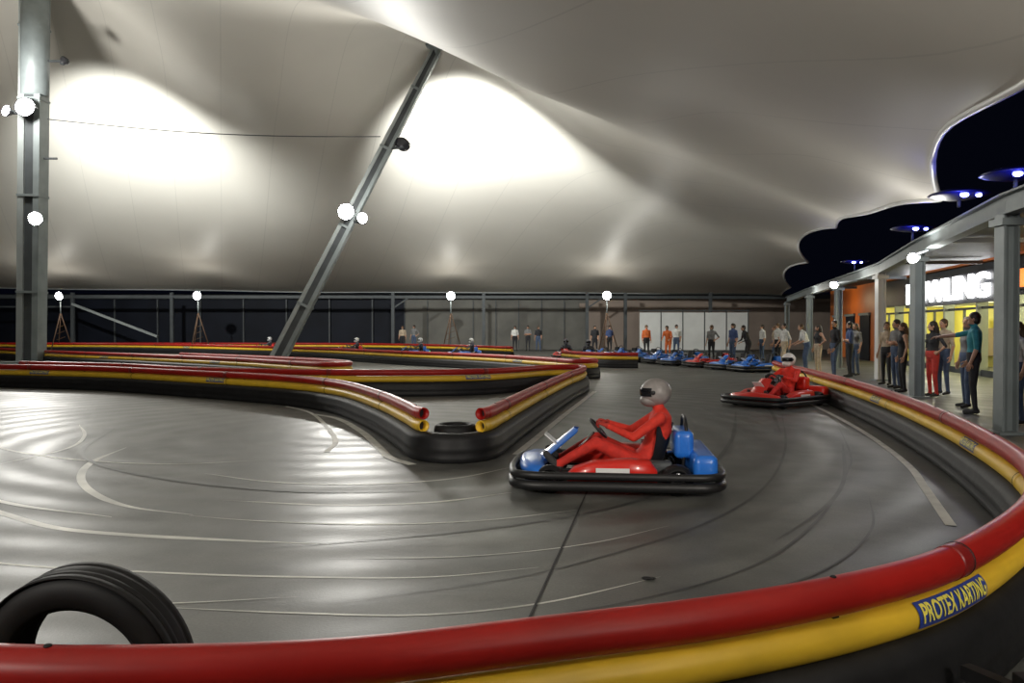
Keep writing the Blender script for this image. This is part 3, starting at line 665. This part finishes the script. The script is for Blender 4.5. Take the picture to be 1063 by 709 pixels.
def person(name, loc, rz, P, H=1.75, shirt=(.5,.5,.5), pants=(.04,.05,.09), shoe=(.03,.03,.03), skin=0, hair=0, sleeve='short', female=False, longhair=False, helmet=None, glove=None, voxel=.02, legs='long'):
    k=H/1.75; src=MB(); m0=M_white
    fat=1.0 if not female else .88
    bones=[]
    def cap(a,b,r0,r1,lab): src.capsule(a,b,r0,r1,m0,seg=12); bones.append((a,b,r0,r1,lab))
    sp=[V(p) for p in P['spine']]
    wid=[.165,.165,.140,.165,.185,.085] if not female else [.175,.17,.125,.15,.155,.07]
    dep=[.115,.115,.105,.120,.105,.065]
    rings=[]
    for i,p in enumerate(sp):
        t=(sp[min(i+1,5)]-sp[max(i-1,0)]).normalized(); x=V((1,0,0)); y=t.cross(x).normalized()
        if i==0: rings.append([p-t*.07+(x*math.cos(a)*wid[i]*.6+y*math.sin(a)*dep[i]*.7) for a in np.linspace(0,2*math.pi,21)[:-1]])
        rings.append([p+(x*math.copysign(abs(math.cos(a))**.8,math.cos(a))*wid[i]+y*math.copysign(abs(math.sin(a))**.8,math.sin(a))*dep[i]) for a in np.linspace(0,2*math.pi,21)[:-1]])
    vs=[p for r in rings for p in r]; n=20
    fs=[[i*n+j,i*n+(j+1)%n,(i+1)*n+(j+1)%n,(i+1)*n+j] for i in range(len(rings)-1) for j in range(n)]
    fs.append(list(range(n))[::-1]); fs.append([(len(rings)-1)*n+j for j in range(n)])
    src.add(vs,fs,m0)
    bones.append((sp[0],sp[1],.12,.12,'hips')); bones.append((sp[1]+(sp[2]-sp[1])*.3,sp[4],.11,.15,'torso'))
    hd=V(P['head'])
    cap(sp[4],hd-V((0,.01,.05)),.062*fat,.052*fat,'neck')
    if female:
        t=(sp[3]-sp[2]).normalized(); f=t.cross(V((-1,0,0))).normalized()
        if f.y<0: f=-f
        for s in (-1,1): src.ell(sp[3]+V((s*.075,0,-.01))+f*.085,(.06,.055,.06),m0)
    yawR=Rz(P.get('look',0))
    src.ell(hd+V((0,-.01,.02)),(.076,.095,.098),m0,R=yawR); src.ell(hd+yawR@V((0,.022,-.055)),(.056,.066,.062),m0,R=yawR)
    bones.append((hd+V((0,0,-.06)),hd+V((0,0,.03)),.06,.08,'head'))
    for i in (0,1):
        s=-1 if i==0 else 1
        cap(sp[4]+V((s*.08,0,-.015)),P['sh'][i],.065*fat,.062*fat,'uarm')
        cap(P['sh'][i],P['el'][i],.056*fat,.044*fat,'uarm')
        cap(P['el'][i],P['wr'][i],.042*fat,.028*fat,'farm')
        cap(P['hip'][i],P['kn'][i],.092,.060,'thigh'); cap(P['kn'][i],V(P['an'][i]),.058,.040,'calf')
        an=V(P['an'][i]); to=V(P['toe'][i]); cap(an-(to-an).normalized()*.03+V((0,0,-.04 if P is not P_DRIVE else 0)),to,.042,.034,'foot')
    me=src.mesh('tmp'); o=bpy.data.objects.new('tmp',me); COL.objects.link(o)
    r=o.modifiers.new('r','REMESH'); r.mode='VOXEL'; r.voxel_size=voxel; r.use_smooth_shade=True
    sm=o.modifiers.new('s','SMOOTH'); sm.factor=.5; sm.iterations=3
    dg=bpy.context.evaluated_depsgraph_get(); dg.update()
    em=bpy.data.meshes.new_from_object(o.evaluated_get(dg))
    bpy.data.objects.remove(o); bpy.data.meshes.remove(me)
    sk=M_skin[skin]; hr=M_hair[hair]; ms=cloth(shirt); mp=cloth(pants); mh=cloth(shoe); gl=cloth(glove) if glove else sk
    out=MB()
    VV=[v.co.copy() for v in em.vertices]; FF=[list(p.vertices) for p in em.polygons]
    C=np.array([p.center[:] for p in em.polygons]); bpy.data.meshes.remove(em)
    D=np.array([seg_dist(C,b[0][:] if isinstance(b[0],V) else b[0],b[1][:] if isinstance(b[1],V) else b[1],b[2],b[3]) for b in bones]); near=D.argmin(0)
    groups={}
    for f,c,ni in zip(FF,C,near):
        lab=bones[ni][4]
        if lab in('torso','uarm'):
            mm=ms
            if lab=='uarm' and sleeve=='none': mm=sk
        elif lab=='hips': mm=mp
        elif lab=='neck': mm=sk if c[2]>sp[5].z-.03 else ms
        elif lab=='head': mm=sk
        elif lab=='farm': mm=ms if sleeve=='long' else sk
        elif lab=='thigh': mm=mp
        elif lab=='calf': mm=mp if legs=='long' else sk
        else: mm=mh
        groups.setdefault(mm,[]).append(f)
    out.v=[v[:] for v in VV]
    for mm,fl in groups.items():
        kk=out.mi(mm)
        for f in fl: out.f.append(f); out.m.append(kk); out.sm.append(True)
    Th=Matrix.Translation(hd)@yawR.to_4x4()
    if helmet is None:
        out.add([(-.013,.085,-.03),(.013,.085,-.03),(0,.112,-.028),(0,.088,.02),(-.006,.088,.015),(.006,.088,.015)],[[0,1,2],[0,2,4],[2,1,5],[4,2,3],[2,5,3]],sk,True,Th)
        for s in (-1,1):
            out.ell((s*.030,.076,.008),(.013,.009,.008),M_eye,u=8,w=6,T=Th); out.ell((s*.030,.083,.008),(.006,.004,.006),M_iris,u=8,w=6,T=Th)
            out.ell((s*.030,.082,.030),(.018,.006,.004),hr,u=8,w=6,T=Th); out.ell((s*.078,-.005,-.005),(.010,.020,.030),sk,u=8,w=6,T=Th)
        out.ell((0,.082,-.058),(.022,.008,.007),M_lip,u=8,w=6,T=Th)
        out.ell((0,-.024,.040),(.086,.096,.094),hr,R=Rx(.15),T=Th); out.ell((0,-.045,-.01),(.080,.070,.085),hr,T=Th)
        if longhair:
            out.sweep([Th@V(p) for p in ((0,-.04,.05),(0,-.075,-.05),(0,-.09,-.15),(0,-.10,-.25),(0,-.10,-.30))],[.07,.078,.07,.05,.015],hr,seg=12)
    else:
        hm=cloth(helmet); hm.node_tree.nodes['Principled BSDF'].inputs['Roughness'].default_value=.4
        out.ell((0,-.005,.02),(.125,.150,.135),hm,u=24,w=16,T=Th); out.ell((0,.05,-.06),(.095,.10,.065),hm,u=20,w=12,T=Th)
        rows=[]
        for ph in np.linspace(-.28,.32,6): rows.append([V((.129*math.sin(a)*math.cos(ph),-.005+.156*math.cos(a)*math.cos(ph),.02+.139*math.sin(ph))) for a in np.linspace(-1.25,1.25,15)])
        out.grid(rows,M_visor,T=Th)
        for s in (-1,1): out.ell((s*.122,.03,.02),(.012,.022,.022),M_kblk,u=10,w=8,T=Th)
    hds=P.get('hd',[None,None])
    for i in (0,1):
        w=V(P['wr'][i]); e=V(P['el'][i]); s=-1 if i==0 else 1
        d=V(hds[i]).normalized() if hds[i] is not None else (w-e).normalized()
        nrm=V((-s,0,0)) if abs(d.x)<.6 else V((0,-1,.2))
        if P in (P_LEAN,P_POINT) and hds[i] is not None: nrm=V((0,0,-1))
        cur=.35 if P is not P_DRIVE else .95
        if P is P_DRIVE: nrm=V((-s*.2,.1,-1))
        up=V((0,1,0)) if d.z<-.5 else V((0,0,1))
        xx=d.cross((nrm-d*nrm.dot(d)).normalized()); side=1 if xx.dot(up if abs(d.dot(up))<.9 else V((-s,0,0)))>=0 else -1
        if P in (P_LEAN,P_POINT,P_DRIVE) : side=1 if xx.dot(V((-s,0,0)))>=0 else -1
        out.ell(w,(.030,.030,.030),gl if sleeve!='long' or glove else sk,u=10,w=8)
        add_hand(out,w,d,nrm,side,gl,cur)
    out.v=[tuple(c*k for c in v) for v in out.v]
    return out.build(name,loc,rz)

# drivers + moving karts
K1=(1.0,8.05,.0); K1r=math.radians(84)
place(KM,'go_kart',K1,K1r); person('kart_driver',(K1[0],K1[1],.02),K1r,P_DRIVE,1.75,shirt=(.60,.03,.015),pants=(.55,.025,.015),sleeve='long',helmet=(.24,.22,.21),glove=(.4,.03,.02),voxel=.014)
K2=(5.25,16.4,0); K2r=math.radians(128)
place(KR,'go_kart',K2,K2r); person('kart_driver',(K2[0],K2[1],.02),K2r,P_DRIVE,1.75,shirt=(.7,.03,.015),pants=(.6,.02,.015),sleeve='long',helmet=(.7,.66,.62),glove=(.05,.05,.05),voxel=.018)
for i,(x,y,m) in enumerate([(5.6,40.4,KB),(6.2,38.4,KB),(6.8,36.6,KB),(7.2,34.9,KB),(7.9,33.1,KR),(8.4,31.2,KB),(8.8,29.5,KB),(5.0,42.6,KB)]):
    place(m,'go_kart',(x,y,0),math.radians(112+random.uniform(-8,8)))
for (x,y) in ((2.7,41.5),(3.6,39.0)):
    r=math.radians(175); place(KR if x<3 else KB,'go_kart',(x,y,0),r)
    person('kart_driver',(x,y,.02),r,P_DRIVE,1.75,shirt=(.05,.05,.06),pants=(.05,.05,.07),sleeve='long',helmet=(.1,.1,.12),glove=(.05,.05,.05),voxel=.03)
for (x,y) in ((-2.6,45.0),(-5.6,47.0),(-9.5,48.5),(-16,53.3)):
    place(KB if x>-6 else KR,'go_kart',(x,y,0),math.radians(95))
    person('kart_driver',(x,y,.02),math.radians(95),P_DRIVE,1.75,shirt=(.08,.08,.10),pants=(.05,.05,.07),sleeve='long',helmet=(.6,.6,.6),glove=(.05,.05,.05),voxel=.035)

W=(.62,.62,.60); K=(.02,.02,.024); G=(.18,.18,.18); BLU=(.05,.08,.2); OR=(.7,.16,.04); JE=(.06,.09,.16); TQ=(.03,.22,.26); RED=(.5,.04,.03); BE=(.45,.36,.26)
D=math.radians
PPL=[
 (8.15,14.6,62,P_POINT,1.80,TQ,K,False,False,0,'short'),
 (8.75,15.9,90,P_CONTRA,1.74,G,JE,False,False,1,'short'),
 (9.35,18.4,100,P_HIP,1.68,K,RED,True,True,0,'short'),
 (9.3,19.7,80,P_STAND,1.66,K,K,True,True,1,'none'),
 (9.75,21.0,95,P_FOLD,1.75,G,JE,False,False,0,'short'),
 (10.1,22.3,120,P_CONTRA,1.70,BE,K,True,True,1,'short'),
 (9.9,19.0,110,P_STAND,1.74,BE,JE,False,False,1,'short'),
 (8.0,13.1,85,P_STAND,1.62,W,JE,True,True,1,'short'),
 (9.9,25.4,95,P_CONTRA,1.78,K,JE,False,False,0,'long'),
 (10.6,26.0,80,P_FOLD,1.74,BLU,K,False,False,0,'short'),
 (11.2,27.0,110,P_STAND,1.70,G,JE,True,True,1,'short'),
 (10.5,28.4,100,P_HIP,1.66,K,BE,True,True,0,'none'),
 (10.7,30.2,90,P_LEAN,1.74,W,JE,False,False,1,'short'),
 (10.4,31.6,100,P_WALK,1.72,W,BE,False,False,0,'short'),
 (10.9,33.2,90,P_FOLD,1.74,G,JE,False,False,0,'short'),
 (11.3,35.2,110,P_STAND,1.76,W,K,False,False,1,'short'),
 (11.6,36.6,70,P_CONTRA,1.66,BE,JE,True,True,1,'short'),
 (11.6,38.4,100,P_STAND,1.72,W,JE,False,False,0,'short'),
 (9.7,34.2,100,P_LEAN,1.72,K,K,False,False,0,'long'),
 (9.6,36.0,120,P_STAND,1.76,BLU,JE,False,False,0,'short'),
 (9.2,38.2,140,P_HIP,1.70,G,K,False,False,1,'short'),
 (10.3,38.5,90,P_STAND,1.76,K,JE,False,False,1,'short'),
 (8.0,42.5,150,P_LEAN,1.74,OR,OR,False,False,0,'long'),
 (8.9,44.8,170,P_CONTRA,1.76,W,JE,False,False,0,'short'),
 (7.4,45.6,190,P_STAND,1.74,OR,K,False,False,1,'long'),
 (.2,57,180,P_STAND,1.74,W,K,False,False,0,'short'),
 (1.1,57,170,P_FOLD,1.76,G,K,False,False,0,'short'),
 (1.8,56.6,190,P_CONTRA,1.72,K,JE,False,False,1,'short'),
 (-7.6,57.5,180,P_STAND,1.74,BE,K,False,False,1,'short'),
 (-6.8,57.5,160,P_HIP,1.80,G,JE,False,False,0,'short'),
 (5.0,50,180,P_CONTRA,1.74,K,K,False,False,0,'short'),
 (6.0,51,200,P_STAND,1.72,BLU,K,False,False,0,'short'),
]
for (x,y,a,po,H,sh,pa,fe,lh,hr,sl) in PPL:
    person('spectator',(x,y,0),D(a),po,H,shirt=sh,pants=pa,female=fe,longhair=lh,hair=hr,sleeve=sl,skin=random.choice((0,1)),voxel=.014 if y<17 else (.02 if y<32 else .032))

# ---------------------------------------------------------------- lights
def light(kind,name,loc,power,col=(1,.97,.9),aim=None,size=.3,angle=None,blend=.6):
    l=bpy.data.lights.new(name,kind); l.energy=power; l.color=col
    if kind=='AREA': l.shape='SQUARE'; l.size=size
    else: l.shadow_soft_size=size
    if kind=='SPOT': l.spot_size=angle; l.spot_blend=blend
    o=bpy.data.objects.new(name,l); COL.objects.link(o); o.location=loc
    if aim is not None: o.rotation_euler=(V(aim)-V(loc)).to_track_quat('-Z','Y').to_euler()
    return o
light('SPOT','uplight',(-20.8,37.0,9.6),10000,(.98,1,.96),(-19.4,46,9.2),.3,D(118),.9)
light('SPOT','uplight',(-4.2,37.0,9.0),9500,(.98,1,.96),(-.4,44,10.4),.3,D(126),.9)
light('SPOT','mast_fill',(-20.2,34.6,6.2),2300,(1,.98,.92),(-14,18,2.5),.3,D(150),.8)
light('POINT','mast_fill',(-20.6,33.6,11.0),900,(1,.98,.92),size=.4)  # added fill in front of the lamp head, lights the mast itself
light('SPOT','mast_fill',(-6.9,34.6,6.3),2600,(1,.98,.92),(-2,15,3.5),.3,D(160),.8)
light('POINT','mast_fill',(-6.2,33.8,6.4),350,(1,.98,.92),size=.3)
for x,y in TR: light('POINT','tripod_floodlight',(x,y-.6,3.75),75,(1,.95,.86),size=.2)
light('POINT','colonnade_lamp_light',(8.2,16.5,2.95),80,(1,.98,.92),size=.12)
light('POINT','colonnade_lamp_light',(10.5,26.6,3.0),70,(1,.96,.88),size=.12)
light('POINT','colonnade_lamp_light',(13,37,3.0),70,(1,.96,.88),size=.12)
for p in PODS: light('POINT','disc_lamp_light',(p[0]-.3,p[1]-.6,p[2]-.15),12,(.12,.15,1),size=.08)
for u in (10,14,18,23):
    light('POINT','shop_light',T@V((u,1.4,2.3)),150,(1,.95,.5),size=.2)
for u in (30,4): light('POINT','shop_light',T@V((u,-1.5,3.0)),55,(1,.8,.5),size=.2)
light('AREA','sign_light',T@V((17,-.6,2.9)),30,(1,1,1),aim=T@V((17,-6,1.5)),size=2)
mb=MB(); lamp_head(mb,(8.1,16.75,2.95),(-.5,-.8,-.3),.22); mb.beam((8.40,16.75,3.10),(8.12,16.8,3.0),.04,.04,M_steeld); mb.build('colonnade_floodlight')
mb=MB(); lamp_head(mb,(10.45,26.9,2.95),(-.5,-.8,-.3),.26); mb.beam((11.2,26.9,3.10),(10.5,26.95,3.0),.04,.04,M_steeld); mb.build('colonnade_floodlight')
def fill_pole(x,y,z,aim,pw):  # added fill lamps on unseen poles behind the camera, brighten barrier and roof
    mb=MB(); mb.sweep([(x,y,0),(x,y,z)],.07,M_steel,seg=10); mb.box((x,y,.02),(.4,.4,.04),M_steel); a=(V(aim)-V((x,y,z))).normalized(); lamp_head(mb,V((x,y,z))+a*.2,a,.45); mb.build('added_fill_pole')
    light('SPOT','added_pole_fill',V((x,y,z))+a*.45,pw,(1,.94,.85),aim,.3,D(130),1.0)
fill_pole(-7,-3,4.0,(-1,13,8.0),2700); fill_pole(4.2,-2.5,3.2,(4,10,7.5),2000)

w=bpy.data.worlds.new('night'); SC.world=w; w.use_nodes=True
bg=w.node_tree.nodes['Background']; bg.inputs[0].default_value=(.003,.004,.010,1); bg.inputs[1].default_value=.35

cam=bpy.data.cameras.new('camera'); cam.sensor_width=36; cam.lens=860/1063*36; cam.clip_end=300
co=bpy.data.objects.new('camera',cam); COL.objects.link(co); co.location=(0,0,1.5)
co.rotation_euler=(math.radians(90-.833),0,0); SC.camera=co
try:
    SC.view_settings.view_transform='Standard'; SC.view_settings.look='None'
except Exception as e: print(e)
